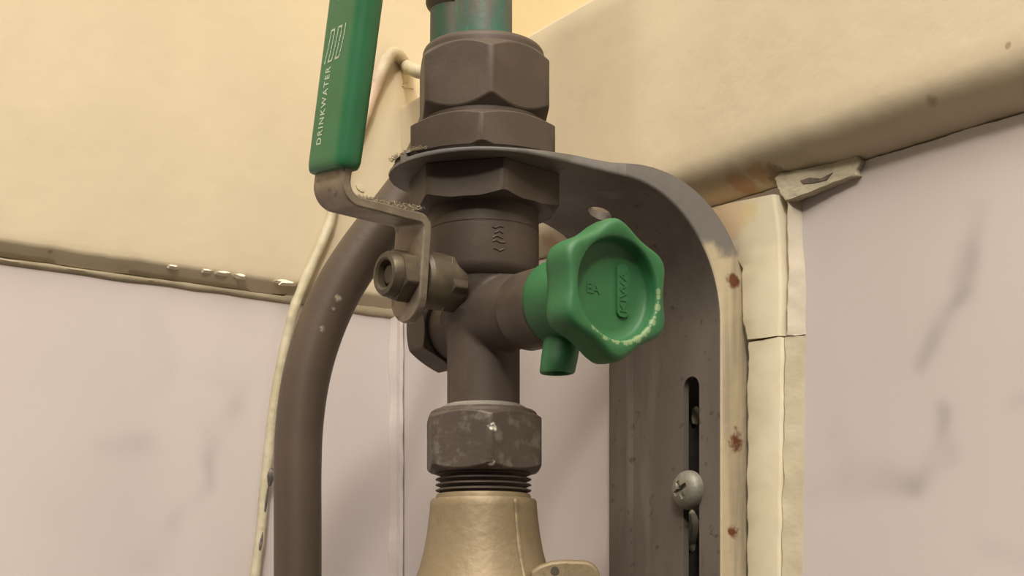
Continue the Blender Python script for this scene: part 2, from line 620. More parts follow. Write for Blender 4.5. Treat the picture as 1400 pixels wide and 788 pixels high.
for nm, fn, a0, a1, par, top in (('backing', lw, -0.01, 0.95, wall_left, 0.1145), ('backing', rw, SC - 0.012, 0.75, wall_right, 0.1175)):
    v, f = slab([fn(a0, -0.0045, -CZ), fn(a1, -0.0045, -CZ), fn(a1, -0.0045, top), fn(a0, -0.0045, top)], (fn(0, -0.02, 0) - fn(0, 0, 0)))
    mesh(nm, v, f, M['mortar'], par)

# stained sealant under the left-hand edge
rows = []
for u in spread(0.001, 0.95, 0.0, 0.17, 0.0016, 0.03):
    lo = 0.1104 + noise.noise(Vector((u * 70, 1.7, 3))) * 0.0008 + 0.0010 * ss_((0.03 - u) / 0.03) * -1
    cr = 0.1127 - (0.00025 if u > 0.045 + 0.006 * math.sin(u * 300) else -0.0004)
    cr += noise.noise(Vector((u * 150, 7.7, 3))) * 0.0003
    rows.append([lw(u, -0.001, lo - .0002), lw(u, 0.0003, lo), lw(u, 0.0010, lo + .0007), lw(u, 0.0014, cr - .0006), lw(u, 0.0011, cr), lw(u, -0.001, cr)])
mesh('ledge_sealant', *rings(rows), M['ledge_sealant'], wall_left, sharp=60)

# grout bead in the corner, split from the right-hand tile by a thin crack
rows = []
z = -CZ
zs = [-CZ, -0.4] + [-0.05 + 0.0018 * k for k in range(int(0.163 / 0.0018))] + [0.113]
for z in zs:
    w_ = 0.0036 + noise.noise(Vector((z * 70, 0, 4))) * 0.0008
    e = 0.0006 + noise.noise(Vector((z * 120, 5, 4))) * 0.0005
    c = CORNER + Z * z
    h = 0.0009 + 0.0005 * noise.noise(Vector((z * 45, 2, 8)))
    row = [c - N * (w_ + 0.0008) + A * 0.0002, c - N * w_ + A * 0.0007, c - N * (w_ * .55) + A * (h + .0006), c - N * 0.0015 + A * (0.0021 + h),
           c - N * 0.0004 + A * (0.0024 + e + h * .6), c + N * 0.0016 + A * (0.0020 + e), c + N * 0.0016 - A * 0.0035, c - N * (w_ + 0.0008) - A * 0.0035]
    rows.append(row)
v, f = rings(rows)
bead = mesh('trim_1', v, f, M['corner_bead'])
bead['kind'] = 'structure'
bead['label'] = 'stained grout bead in the corner between the tiled walls'
# paint ridge in the upper corner
pts = catmull([lw(-0.0010, 0.0046, 0.1172), lw(-0.0012, 0.0047, 0.14), lw(-0.0006, 0.0046, 0.165), lw(-0.0014, 0.0046, 0.178), lw(-0.006, 0.0042, 0.189)], 12)
v, f = tube(pts, lambda t: 0.0011 + 0.0007 * noise.noise(Vector((t * 13, 0, 0))), 10, 0.0004)
mesh('paint_ridge', v, f, M['flake'], wall_left)
for px, py, a, b in ((235, 365, 7, 2.2), (305, 374, 10, 2.4), (329, 378, 9, 2.8), (390, 387, 14, 4.0), (282, 371, 8, 2.0), (492, 258, 9, 6), (556, 118, 10, 5)):
    c = on_left(px, py, 0.0044)
    k = c.y / F
    t = -N
    up = (Z * 0.8 - A * 0.5).normalized() if py > 300 else Z
    o_ = t.cross(up).normalized()
    if o_.dot(A) < 0:
        o_ = -o_
    top, ring = [], []
    for j in range(12):
        q = 2 * PI * j / 12
        g = 1 + 0.35 * rnd.uniform(-1, 1)
        ring.append(c + t * math.cos(q) * a * k * g * 1.2 + up * math.sin(q) * b * k * g - o_ * 0.0006)
        top.append(c + t * math.cos(q) * a * k * g * 0.8 + up * math.sin(q) * b * k * g * .7 + o_ * (0.0007 if py > 300 else 0.0009))
    v, f = rings([ring, top])
    mesh('paint_flake', v, f, M['flake'] if py > 300 else M['plaster'], wall_left)

# painted filler strip beside the bracket, broken in two, and the yellowed sealant along it
def strip(name, zs, s0, s1, proud, mat, parent, seed, right=None, skew=0.0):
    rows = []
    for i, z in enumerate(zs):
        jl = noise.noise(Vector((z * 160, seed, 1))) * 0.0008 + noise.noise(Vector((z * 520, seed, 3))) * 0.0003
        jr = noise.noise(Vector((z * 110, seed, 6))) * 0.0004
        a, b = s0(z) + jl, s1(z) + jr
        p = proud(z) if callable(proud) else proud
        m = (a + b) / 2
        r = min(0.0010, p * .5)
        pr = p if right is None else right
        r2 = min(r, pr * .5)
        row = [(a, -0.003), (a, p - r), (a + r * .35, p - r * .3), (a + r, p), (m, (p + pr) / 2 + 0.0003 + noise.noise(Vector((z * 60, seed, 9))) * 0.0003),
               (b - r2, pr), (b - r2 * .3, pr - r2 * .35), (b, pr - r2), (b, -0.003)]
        rows.append([rw(s, q, z + (s - s0(z)) * skew + noise.noise(Vector((s * 420, seed * 0.37, 2))) * 0.0007) for s, q in row])
    v, f = rings(rows)
    return mesh(name, v, f, mat, parent, sharp=50)


trim = bpy.data.objects.new('trim_2', None)
sc.collection.objects.link(trim)
trim.location = rw(0.034, 0, 0.0)
trim['kind'] = 'structure'
trim['label'] = 'cracked cream filler strip on the tile beside the steel bracket'
rng = lambda a, b, st: [a + (b - a) * k / max(1, int((b - a) / st)) for k in range(max(1, int((b - a) / st)) + 1)]
lean = lambda z: 0.0006 * (z - 0.05) / 0.06
strip('filler', rng(-0.5, 0.0738, 0.0015), lambda z: 0.0274 + lean(z), lambda z: 0.0408 + lean(z) * 2, 0.0040, M['filler'], trim, 1.3, skew=-0.06)
strip('filler', rng(0.0743, 0.1142, 0.0012), lambda z: 0.0274 + lean(z) - 0.0024 * ss_((z - .072) / .012) - max(0, z - .095) * 1.0, lambda z: 0.0402 + 0.0006 * math.sin(z * 90), lambda z: 0.0042 + max(0, z - 0.1) * 0.1, M['filler'], trim, 4.9, skew=-0.05)
strip('sealant', rng(-0.5, 0.0733, 0.002), lambda z: 0.0404 + lean(z) * 2, lambda z: 0.0456 + lean(z) * 2, 0.0034, M['sealant'], trim, 8.2, right=0.0003)
strip('sealant', rng(0.0737, 0.1120, 0.0015), lambda z: 0.0412 + 0.0006 * math.sin(z * 90) + 0.0006 * ss_((z - .08) / .03), lambda z: 0.0462 - 0.0014 * ss_((z - .085) / .02), 0.0034, M['smear'], trim, 6.2, right=0.0002)

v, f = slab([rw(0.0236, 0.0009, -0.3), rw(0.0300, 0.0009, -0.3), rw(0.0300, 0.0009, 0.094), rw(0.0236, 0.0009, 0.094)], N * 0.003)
mesh('crack_shade', v, f, M['mortar'], trim)  # dark strip painting in the shade of the crack

# loose grey plaster chip under the cracked edge
edge = [(1058, 243), (1066, 236), (1100, 231), (1140, 222), (1172, 212), (1177, 219), (1170, 232), (1172, 240), (1150, 247), (1120, 258), (1096, 268), (1073, 275), (1068, 268), (1062, 258)]
jag = []
for i, (x, y) in enumerate(edge):
    x2, y2 = edge[(i + 1) % len(edge)]
    for t in (0, .33, .66):
        jag.append((x + (x2 - x) * t + rnd.uniform(-.9, .9), y + (y2 - y) * t + rnd.uniform(-.7, .7)))
v, f = slab([on_right(x, y, 0.0045 - 0.0026 * (x - 1058) / 118) for x, y in jag], N * 0.0030)
chip = mesh('plaster_chip', v, f, M['old_filler'], wall_right)
bevel(chip, 0.0003, 1)
chip['label'] = 'loose grey chip in the crack'
gouge = [on_right(x, y, 0.0047 - 0.0026 * (x - 1058) / 118) for x, y in ((1094, 247), (1106, 243), (1122, 244), (1138, 236), (1130, 246), (1112, 250), (1098, 251))]
v, f = slab(gouge, N * 0.0004)
mesh('gouge', v, f, M['mortar'], wall_right)

# ------------------------------------------------------------------ steel bracket
ZA, RB, DB = 0.1139, 0.035, 0.0294
RT = 0.0255                        # radius of the arm's rounded end
T = 0.0021


def brk(l, s, o):
    """l along the arm from the valve axis, over the bend and down the wall; s across; o to the outside"""
    q = V + A * s
    if l <= DB:
        return q + N * l + Z * (ZA + o)
    b = (l - DB) / RB
    if b <= PI / 2:
        return q + N * (DB + (RB + o) * math.sin(b)) + Z * (ZA - RB + (RB + o) * math.cos(b))
    return q + N * (DB + RB + o) + Z * (ZA - RB - (l - DB - RB * PI / 2))


LB = DB + RB * PI / 2
Ls = [-RT * math.cos(R(x)) for x in (4, 12, 20, 30, 40, 50, 60, 70, 80, 90)]
Ls += [0.006, 0.012, 0.018, 0.024] + [DB + RB * PI / 2 * k / 20 for k in range(21)]
Ls += [LB + 0.004 * k for k in range(1, 48)]
ss = lambda x: max(0, min(1, x)) ** 2 * (3 - 2 * max(0, min(1, x)))
rows = []
for l in Ls:
    wr = math.sqrt(max(0, RT * RT - l * l)) if l < 0 else RT - (RT - 0.0244) * ss(l / DB)
    k = ss((l - LB * .55) / (LB * .55))
    wl = wr + 0.0062 * k
    hr = 0.0010 + 0.0016 * ss((l + 0.012) / 0.03) + 0.0085 * ss((l - 0.018) / 0.052)
    hl = 0.0006 + 0.0004 * ss((l + 0.012) / 0.03) + 0.005 * ss((l - 0.03) / 0.05)
    # section: far flange, slanted far strip, ridge, flat, near flange with a rounded corner
    sec = []
    rl = min(0.0022, wl * .3, hl)
    o0 = 0.0042 * k
    sec.append((-wl, o0 + hl))
    for a_ in (90, 60, 30, 0):
        sec.append((-wl + rl - rl * math.sin(R(a_)), o0 + rl - rl * math.cos(R(a_))))
    sec.append((-wl * .74, o0 * .66))
    sec.append((-wl * .58, o0 * .34))
    sec.append((-wl * .54, 0.0002 * k))
    sec.append((-wl * .50, 0.0001 * k))
    sec.append((-wl * .46, 0.0011 * k))
    for x in (-.36, -.25, -.12, 0, .15, .3, .45, .6, .75):
        sec.append((wr * x, 0.0017 * k * (1 - ss((x + .40) / .62))))
    rr = min(0.0009, wr * .24, hr)
    for a_ in (0, 18, 36, 54, 72, 90):
        sec.append((wr - rr + rr * math.sin(R(a_)), rr - rr * math.cos(R(a_))))
    sec.append((wr, rr + (hr - rr) * .5))
    sec.append((wr, hr))
    rows.append([(l, s, o) for s, o in sec])
nc = len(rows[0])
P3 = [[brk(*q) for q in r] for r in rows]
# thicken along the sheet's own normals
sv, sf_ = [], []
for r in P3:
    sv += r
for i in range(len(P3) - 1):
    for j in range(nc - 1):
        sf_.append((i * nc + j, i * nc + j + 1, (i + 1) * nc + j + 1, (i + 1) * nc + j))
BLOC = rw(0, 0, 0.05)
bracket = thing('mounting_bracket', 'bent grey steel bracket with slotted back plate holding the valve on the tiled wall', 'bracket', BLOC)
me = bpy.data.meshes.new('bracket_sheet')
me.from_pydata([tuple(q - BLOC) for q in sv], [], sf_)
bm = bmesh.new()
bm.from_mesh(me)
bmesh.ops.remove_doubles(bm, verts=bm.verts, dist=1e-6)
bmesh.ops.recalc_face_normals(bm, faces=bm.faces)
# make the normals point to the visible (inner) side
c = min(bm.faces, key=lambda q: (q.calc_center_median() - (brk(LB + 0.06, 0, 0) - BLOC)).length)
if c.normal.dot(N) > 0:
    bmesh.ops.reverse_faces(bm, faces=bm.faces)
bm.to_mesh(me)
bm.free()
tmp = link('bracket_sheet', me, None)
m = tmp.modifiers.new('thick', 'SOLIDIFY')
m.thickness = T
m.offset = -1.0
m.use_even_offset = True


def cutter(v, f):
    me_ = bpy.data.meshes.new('cut')
    me_.from_pydata([tuple(Vector(q) - BLOC) for q in v], [], f)
    b_ = bmesh.new()
    b_.from_mesh(me_)
    bmesh.ops.recalc_face_normals(b_, faces=b_.faces)
    b_.to_mesh(me_)
    b_.free()
    o_ = link('cut', me_, None)
    mm = tmp.modifiers.new('cut', 'BOOLEAN')
    mm.operation = 'DIFFERENCE'
    mm.solver = 'EXACT'
    mm.object = o_
    return o_


SS, SWD, ZT, ZB = 0.0124, 0.0033, 0.0652, -0.055
prof = [(SS + SWD * math.cos(a), ZT - SWD + SWD * math.sin(a)) for a in [PI * k / 12 for k in range(13)]]
prof += [(SS + SWD * math.cos(a), ZB + SWD * math.sin(a)) for a in [PI + PI * k / 12 for k in range(13)]]
cuts = [cutter(*slab([V + A * s + Z * z + N * 0.058 for s, z in prof], N * 0.014)),
        cutter(*lathe([(0.0136, ZA - 0.01), (0.0136, ZA + 0.02)], V, Z, 40)),
        cutter(*lathe([(0.0034, ZA - 0.02), (0.0034, ZA + 0.02)], V + N * 0.0418 - A * 0.0016, Z, 24))]
dg = bpy.context.evaluated_depsgraph_get()
me2 = bpy.data.meshes.new_from_object(tmp.evaluated_get(dg))
me2.name = 'bracket_plate'
for o in cuts + [tmp]:
    bpy.data.objects.remove(o)
# the near flange carries the wall paint: second material by face
plate = link('bracket_plate', me2, [M['steel'], M['steel_painted'], M['steel_edge']], bracket)
for p in me2.polygons:
    c = p.center + BLOC - V
    s = c.dot(A)
    d = c.dot(N)
    z = c.z - 0
    if s > 0.0243 - 0.0003 and d > 0.03 and abs(p.normal.dot(A)) > 0.55:
        p.material_index = 1
    elif d < 0.034 and c.z > ZA - 0.0002 and abs(p.normal.z) < 0.8 and Vector((c - (N * c.dot(N)) * 0).to_2d()).length > 0.02:
        p.material_index = 2
me2.shade_smooth()
me2.set_sharp_from_angle(angle=R(28))

# dark slab paints in the slot's shade; plaster lumps on the tile behind
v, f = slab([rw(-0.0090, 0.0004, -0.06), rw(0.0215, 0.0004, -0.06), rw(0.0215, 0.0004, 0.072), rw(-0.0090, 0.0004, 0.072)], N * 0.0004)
mesh('slot_shade', v, f, Mat('dark_slot_shade', (0.045, 0.032, 0.028), 0.9).mottle(200, (0.03, 0.022, 0.02)).done(), wall_right)
for z, ds, a, b in ((0.0555, 0.0034, 0.0014, 0.0030), (0.0215, 0.0014, 0.0028, 0.0065)):
    ring_ = [rw(ds + a * math.cos(q) * (1 + .2 * math.sin(3 * q)), 0.0003, z + b * math.sin(q)) for q in [2 * PI * k / 16 for k in range(16)]]
    top_ = [rw(ds + a * .6 * math.cos(q), 0.0016, z + b * .8 * math.sin(q)) for q in [2 * PI * k / 16 for k in range(16)]]
    mesh('plaster_lump', *rings([ring_, top_]), M['old_filler'], wall_right)

# ------------------------------------------------------------------ screw in the slot
sz = 0.0325
so = V + N * (0.0644) + A * 0.0118 + Z * sz
screw = thing('wall_screw', 'domed cross-head screw in the long slot of the steel bracket', 'screw', so)
ax = -N
sx, sy, _ = frame(ax)
RS, HS = 0.0057, 0.0042
v, f = [], []
rows = []
sgn = 40
RR = [0.0001, 0.0006, 0.0009, 0.0012, 0.0016, 0.002, 0.0024, 0.0028, 0.0032, 0.0036, 0.0040, 0.0045, 0.005, 0.0054, RS]
tw = R(28)
for r in RR:
    row = []
    for j in range(80):
        a = 2 * PI * j / 80
        x, y = r * math.cos(a), r * math.sin(a)
        h = 0.0008 + (HS - 0.0008) * math.sqrt(max(0, 1 - (r / RS) ** 2))
        xr, yr = x * math.cos(tw) + y * math.sin(tw), -x * math.sin(tw) + y * math.cos(tw)
        inx = min(abs(xr), abs(yr)) < 0.00062 and max(abs(xr), abs(yr)) < 0.0027
        if inx:
            h -= 0.0016 * (1 - max(abs(xr), abs(yr)) / 0.0032)
        row.append(so + sx * x + sy * y + ax * h)
    rows.append(row)
rows.append([so + (sx * math.cos(2 * PI * j / 80) + sy * math.sin(2 * PI * j / 80)) * RS for j in range(80)])
v, f = rings(rows)
mesh('head', v, f, M['screw'], screw, sharp=40)
v, f = lathe([(0.0022, -0.02), (0.0022, 0.0002)], so, ax, 24)
mesh('shank', v, f, M['lever_steel'], screw)

# ------------------------------------------------------------------ verdigris supply pipe
pz0 = 0.1490
pl = thing('supply_pipe', 'verdigris-stained copper pipe rising out of the large top nut', 'pipe', V + Z * 0.142)
v, f = lathe([(0.0077, 0.142), (0.0077, 0.30)], V, Z, 64)
mesh('pipe', v, f, M['verdigris'], pl)

# ------------------------------------------------------------------ stop valve
valve = thing('stop_valve', 'tarnished brown brass stop valve with lever and drain knob, hung in the bracket', 'valve', V + Z * 0.03)
PH = R(-90 + 7.6)     # a corner of each big hexagon faces the camera, a little to the right
# large compression nut
v, f = hexnut(0.0191, 0.1278, 0.1466, V, Z, PH, True, True, rf=0.885, t=1.0)
v2, f2 = lathe([(0.0163, 0.1445), (0.0163, 0.1470), (0.0158, 0.1480), (0.0150, 0.1484), (0.0080, 0.1484)], V, Z, 72)
o = mesh('compression_nut', *merge((v, f), (v2, f2)), M['bronze'], valve)
bevel(o, 0.0003, 2, 25)
# collar thread between the nuts
v, f = lathe([(0.0150, 0.126), (0.0162, 0.1268), (0.0162, 0.1310)], V, Z, 64)
mesh('thread_collar', v, f, M['bronze'], valve)
# locking nut on the bracket
v, f = hexnut(0.0219, 0.1162, 0.1266, V, Z, R(-90), True, True, rf=0.93, t=0.6)
o = mesh('lock_nut', v, f, M['bronze'], valve)
bevel(o, 0.0003, 2, 25)
# hexagon under the bracket
v, f = hexnut(0.0211, 0.1046, 0.1137, V, Z, R(-90 + 16), True, False, rf=0.96, t=0.5)
o = mesh('body_hexagon', v, f, M['bronze'], valve)
bevel(o, 0.0005, 2, 25)
# cylinder with a fine seam and a rounded foot
v, f = lathe([(0.0142, 0.1060), (0.0148, 0.1052), (0.0149, 0.0995), (0.01475, 0.0993), (0.01475, 0.0990), (0.0149, 0.0988), (0.0149, 0.0905),
              (0.0146, 0.0893), (0.0146, 0.0889), (0.0141, 0.0876), (0.0130, 0.0862), (0.011, 0.085)], V, Z, 72)
mesh('upper_body', v, f, M['bronze'], valve)
# cast mark on the cylinder
for k, (dx, dz, wx) in enumerate(((0.0040, 0.0975, .0018), (0.0042, 0.0962, .0014), (0.0040, 0.0949, .0016), (0.0043, 0.0937, .0020), (0.0042, 0.0917, .0016))):
    a0 = math.asin(dx / 0.0149)
    q = []
    for t in (-1, -.4, .2, 1):
        a = a0 + t * wx / 0.0149 / 1.2
        q.append(V + Vector((math.sin(a), -math.cos(a), 0)) * 0.01495 + Z * (dz + 0.0003 * math.sin(t * 3 + k)))
    v, f = tube(catmull(q, 4), 0.00022, 6)
    mesh('cast_mark', v, f, M['plug'], valve)

# cast junction: lower tube, lever boss, drain branch, plug branch fused into one casting
ZL, ZK = 0.0845, 0.0752
parts = [lathe([(0.0098, 0.0515), (0.0098, 0.085)], V, Z, 48),
         lathe([(0.0128, 0.087), (0.0120, 0.083), (0.0100, 0.078), (0.0085, 0.07)], V, Z, 48),
         lathe([(0.0098, -0.004), (0.0098, 0.012), (0.0092, 0.020)], V + Z * (ZK + .0008), A, 40),
         lathe([(0.0085, -0.004), (0.0085, 0.022)], V + Z * ZK, -A, 40),
         lathe([(0.0080, -0.002), (0.0080, 0.0085)], V + Z * (ZL - .0005), -N, 40),
         lathe([(0.0030, -0.009), (0.0085, -0.006), (0.0114, 0.0), (0.0085, 0.006), (0.0030, 0.009)], V + Z * 0.0775, Z, 40)]
v, f = merge(*parts)
o = mesh('cast_body', v, f, M['bronze'], valve)
mm = o.modifiers.new('fuse', 'REMESH')
mm.mode = 'VOXEL'
mm.voxel_size = 0.0005
mm = o.modifiers.new('soften', 'SMOOTH')
mm.factor = 0.6
mm.iterations = 10
o.data.shade_smooth()
# flange behind the green skirt
v, f = lathe([(0.0090, 0.0185), (0.0098, 0.0190), (0.0101, 0.0200), (0.0101, 0.0305), (0.0096, 0.0312), (0.005, 0.0312)], V + Z * ZK, A, 48)
o = mesh('branch_collar', v, f, M['plug'], valve)
bevel(o, 0.0003, 2, 25)
# plug on the far side
v, f = hexnut(0.0112, 0.0140, 0.0235, V + Z * (ZK + .0005), -A, R(88), True, True, rf=0.92, t=0.7)
v2, f2 = lathe([(0.0085, 0.008), (0.0085, 0.0150)], V + Z * (ZK + .0005), -A, 40)
o = mesh('test_plug', *merge((v, f), (v2, f2)), M['plug'], valve)
bevel(o, 0.0004, 2, 25)
# lever spindle parts
LO = V + Z * ZL
v, f = lathe([(0.0070, 0.006), (0.0074, 0.0075), (0.0074, 0.0130), (0.0074, 0.0200), (0.0068, 0.0212), (0.004, 0.0215)], LO, -N, 40)
v2, f2 = hexnut(0.0082, 0.0098, 0.0148, LO, -N, R(90 + 12), True, True, rf=0.93)
o = mesh('gland_nut', *merge((v, f), (v2, f2)), M['nut_olive'], valve)
bevel(o, 0.0003, 2, 25)
v, f = hexnut(0.0070, 0.0245, 0.0285, LO, -N, R(90 + 8), False, True, rf=0.95)
v2, f2 = lathe([(0.0058, 0.0284), (0.0058, 0.0303), (0.0053, 0.0312), (0.0042, 0.0314), (0.0036, 0.0309), (0.0034, 0.0270)], LO, -N, 40)
o = mesh('lever_nut', *merge((v, f), (v2, f2)), M['nut_olive'], valve)
v, f = lathe([(0.0030, 0.020), (0.0030, 0.0292), (0.0022, 0.0298)], LO, -N, 24)
mesh('spindle', v, f, M['plug'], valve)

# lever: bent flat bar; local frame a (right along the wall), q (out of the wall), z, swung about the spindle
PHI = R(7.0)


def lev(a, q, z, lean=0.0):
    a2 = a * math.cos(PHI) + z * math.sin(PHI)
    z2 = -a * math.sin(PHI) + z * math.cos(PHI)
    return LO + A * (a2 + lean * max(0, z - 0.02)) - N * (q - 0.030 * max(0, z - 0.02)) + Z * z2


ctr = [(0.02325, -0.0118), (0.02325, -0.011), (0.02325, -0.0095), (0.02325, -0.0075), (0.02325, -0.005), (0.02325, 0.0), (0.02325, 0.006), (0.02325, 0.0115)]
rb_ = 0.0026
for k in range(1, 7):
    a = PI / 2 * k / 6
    ctr.append((0.02325 + rb_ - rb_ * math.cos(a), 0.0118 + rb_ * math.sin(a)))
ctr += [(0.031, 0.0146), (0.037, 0.0150), (0.0425, 0.0153)]
rb2 = 0.0046
for k in range(1, 9):
    a = PI / 2 * k / 8
    ctr.append((0.0432 + rb2 * math.sin(a), 0.0153 + rb2 - rb2 * math.cos(a)))
ctr += [(0.0478, 0.022), (0.0478, 0.026), (0.0478, 0.040), (0.0478, 0.070), (0.0478, 0.088)]
rows = []
th = 0.00125
for i, (q, z) in enumerate(ctr):
    q0, z0 = ctr[max(0, i - 1)]
    q1, z1 = ctr[min(len(ctr) - 1, i + 1)]
    L = math.hypot(q1 - q0, z1 - z0)
    tq, tz = (q1 - q0) / L, (z1 - z0) / L
    nq, nz = -tz, tq
    hw = 0.0070
    if i < 5:
        hw = min(hw, math.sqrt(max(0.0, 0.0070 ** 2 - (min(0, z + 0.0045)) ** 2)) + 0.0004)
    if i > 14:
        hw = 0.0074
    rows.append([lev(-hw, q + nq * th, z + nz * th, 0.10), lev(hw, q + nq * th, z + nz * th, 0.10),
                 lev(hw, q - nq * th, z - nz * th, 0.10), lev(-hw, q - nq * th, z - nz * th, 0.10)])
v, f = rings(rows)
lever = mesh('lever', v, f, M['lever_steel'], valve, sharp=40)
bevel(lever, 0.0004, 2, 40)
lever['label'] = 'bent flat steel lever with green grip'

# green grip
def rrect(hw, hh, r, n=6):
    out = []
    for cx, cy, a0 in ((hw - r, hh - r, 0), (-hw + r, hh - r, 90), (-hw + r, -hh + r, 180), (hw - r, -hh + r, 270)):
        for k in range(n + 1):
            a = R(a0 + 90 * k / n)
            out.append((cx + r * math.cos(a), cy + r * math.sin(a)))
    return out


GQ = 0.0478
rows = []
for z, k in ((0.0226, 0.82), (0.0228, 0.90), (0.0234, 0.955), (0.0244, 0.99), (0.0258, 1.0), (0.04, 1.0), (0.06, 1.0), (0.088, 1.0), (0.0915, .97), (0.0925, .8)):
    hw, hh = 0.0093 - (1 - k) * 0.006, 0.0037 - (1 - k) * 0.006
    rows.append([lev(x, GQ + y, z, 0.10) for x, y in rrect(hw, hh, hh * .96, 9)])
v, f = rings(rows)
grip = mesh('grip', v, f, M['grip'], lever, sharp=60)
grip['label'] = 'green vinyl grip with pale lettering'
GF = GQ + 0.00372         # printed face


def gp(x, z, lift=0.00004):
    return lev(x, GF + lift, z, 0.10)


# lettering, reading upwards
cu = bpy.data.curves.new('lettering', 'FONT')
cu.body = 'DRINKWATER'
cu.size = 1.0
cu.space_character = 1.25
cu.offset = 0.012
ft = bpy.data.objects.new('lettering', cu)
sc.collection.objects.link(ft)
bpy.context.view_layer.update()
tme = bpy.data.meshes.new_from_object(ft.evaluated_get(bpy.context.evaluated_depsgraph_get()))
bpy.data.objects.remove(ft)
xs = [q.co.x for q in tme.vertices]
x0, x1 = min(xs), max(xs)
LZ0, LZ1 = 0.0288, 0.0471
LX = -0.0026
v = []
for q in tme.vertices:
    zz = LZ0 + (q.co.x - x0) / (x1 - x0) * (LZ1 - LZ0)
    v.append(gp(LX + 0.00115 - q.co.y / 0.73 * 0.0024, zz))
f = [tuple(p.vertices) for p in tme.polygons]
mesh('lettering', v, f, M['print'], lever, smooth=False)

# five-stroke meander mark and the arrow tip above it
def stroke(pts, wd=0.00026):
    v, f = [], []
    for i in range(len(pts) - 1):
        (x0, z0), (x1, z1) = pts[i], pts[i + 1]
        L = math.hypot(x1 - x0, z1 - z0) or 1
        nx, nz = -(z1 - z0) / L * wd, (x1 - x0) / L * wd
        ex, ez = (x1 - x0) / L * wd * .9, (z1 - z0) / L * wd * .9
        b = len(v)
        v += [gp(x0 + nx - ex, z0 + nz - ez), gp(x0 - nx - ex, z0 - nz - ez), gp(x1 - nx + ex, z1 - nz + ez), gp(x1 + nx + ex, z1 + nz + ez)]
        f.append((b, b + 1, b + 2, b + 3))
    return v, f


EZ0, EZ1 = 0.0482, 0.0556
col = lambda i, t: (-0.0036 + i * 0.00172 - 0.0014 * (1 - t) ** 1.6 + 0.0002, EZ0 + (EZ1 - EZ0) * t + i * 0.00012)
line = []
tt = [k / 8 for k in range(9)]
for i in range(5):
    ks = tt if i % 2 == 0 else tt[::-1]
    line += [col(i, t) for t in ks]
line = [p for p in line]
v, f = stroke(line, 0.00022)
mesh('emblem', v, f, M['print'], lever, smooth=False)
v, f = [gp(-0.0017, 0.0622), gp(0.0022, 0.0700), gp(-0.0042, 0.0700), gp(-0.0012, 0.0695)], [(0, 1, 3), (0, 3, 2)]
mesh('arrow_mark', v, f, M['print'], lever, smooth=False)

# ------------------------------------------------------------------ drain knob
KO = V + Z * 0.0750
kx, ky, kax = frame(A)     # kx to the right seen from the front, ky up
knob_parts = []
n = 144


def lobe(th):
    # six lobes, one straight up
    c = math.cos(6 * (th - PI / 2))
    return 0.01605 + 0.00110 * c + 0.0001 * math.cos(12 * (th - PI / 2))


def lring(rs, h):
    return [KO + kax * h + (kx * math.cos(2 * PI * j / n) + ky * math.sin(2 * PI * j / n)) * rs(2 * PI * j / n) for j in range(n)]


FL = 0.0560
rows = [lring(lambda t: 0.0060, FL - 0.0125), lring(lambda t: 0.0098, FL - 0.0125),
        lring(lambda t: lobe(t) * .80, FL - 0.0112), lring(lambda t: lobe(t) * .93, FL - 0.0098), lring(lambda t: lobe(t) * .985, FL - 0.0082),
        lring(lobe, FL - 0.0060), lring(lobe, FL - 0.0024), lring(lambda t: lobe(t) * .985, FL - 0.0012), lring(lambda t: lobe(t) * .95, FL - 0.0003),
        lring(lambda t: lobe(t) * .90, FL),
        lring(lambda t: 0.01275, FL), lring(lambda t: 0.01240, FL - 0.0003), lring(lambda t: 0.01215, FL - 0.0012),
        lring(lambda t: 0.01205, FL - 0.0034), lring(lambda t: 0.0114, FL - 0.0042), lring(lambda t: 0.009, FL - 0.0046), lring(lambda t: 0.0005, FL - 0.0047)]
v, f = rings(rows)
knob = mesh('drain_knob', v, f, M['knob'], valve, sharp=50)
knob['label'] = 'green six-lobed plastic drain knob'
# raised pad with upright letters
HF = FL - 0.0044
pad = [(0.0046 + x, 0.0008 + y) for x, y in rrect(0.0019, 0.0065, 0.0014, 4)]
v, f = rings([[KO + kax * (HF - 0.001) + kx * x * 1.0 + ky * y for x, y in pad],
              [KO + kax * (HF + 0.0004) + kx * (x + (0.0046 - x) * .08) + ky * y * .99 for x, y in pad]])
mesh('name_pad', v, f, M['knob'], knob, sharp=40)


def letters(body, cx, cy, length, height, h, name, parent, mat, vertical=True):
    c_ = bpy.data.curves.new('t', 'FONT')
    c_.body = body
    c_.extrude = 0.12
    o_ = bpy.data.objects.new('t', c_)
    sc.collection.objects.link(o_)
    bpy.context.view_layer.update()
    t_ = bpy.data.meshes.new_from_object(o_.evaluated_get(bpy.context.evaluated_depsgraph_get()))
    bpy.data.objects.remove(o_)
    xs_ = [q.co.x for q in t_.vertices]
    a0, a1 = min(xs_), max(xs_)
    vv = []
    for q in t_.vertices:
        u = ((q.co.x - a0) / (a1 - a0) - .5) * length
        w_ = (q.co.y / 0.73 - .5) * height
        hh = h + (0.00028 if q.co.z > 0 else -0.0004)
        if vertical:
            vv.append(KO + kax * hh + kx * (cx - w_) + ky * (cy + u))
        else:
            vv.append(KO + kax * hh + kx * (cx + u) + ky * (cy + w_))
    mesh(name, vv, [tuple(p.vertices) for p in t_.polygons], mat, parent, smooth=False)


letters('KIWA', 0.0046, 0.0006, 0.0100, 0.0022, HF + 0.0003, 'raised_letters', knob, M['knob'])
letters('EA', -0.0042, 0.0004, 0.0040, 0.0026, HF - 0.00035, 'raised_letters', knob, M['knob'], False)
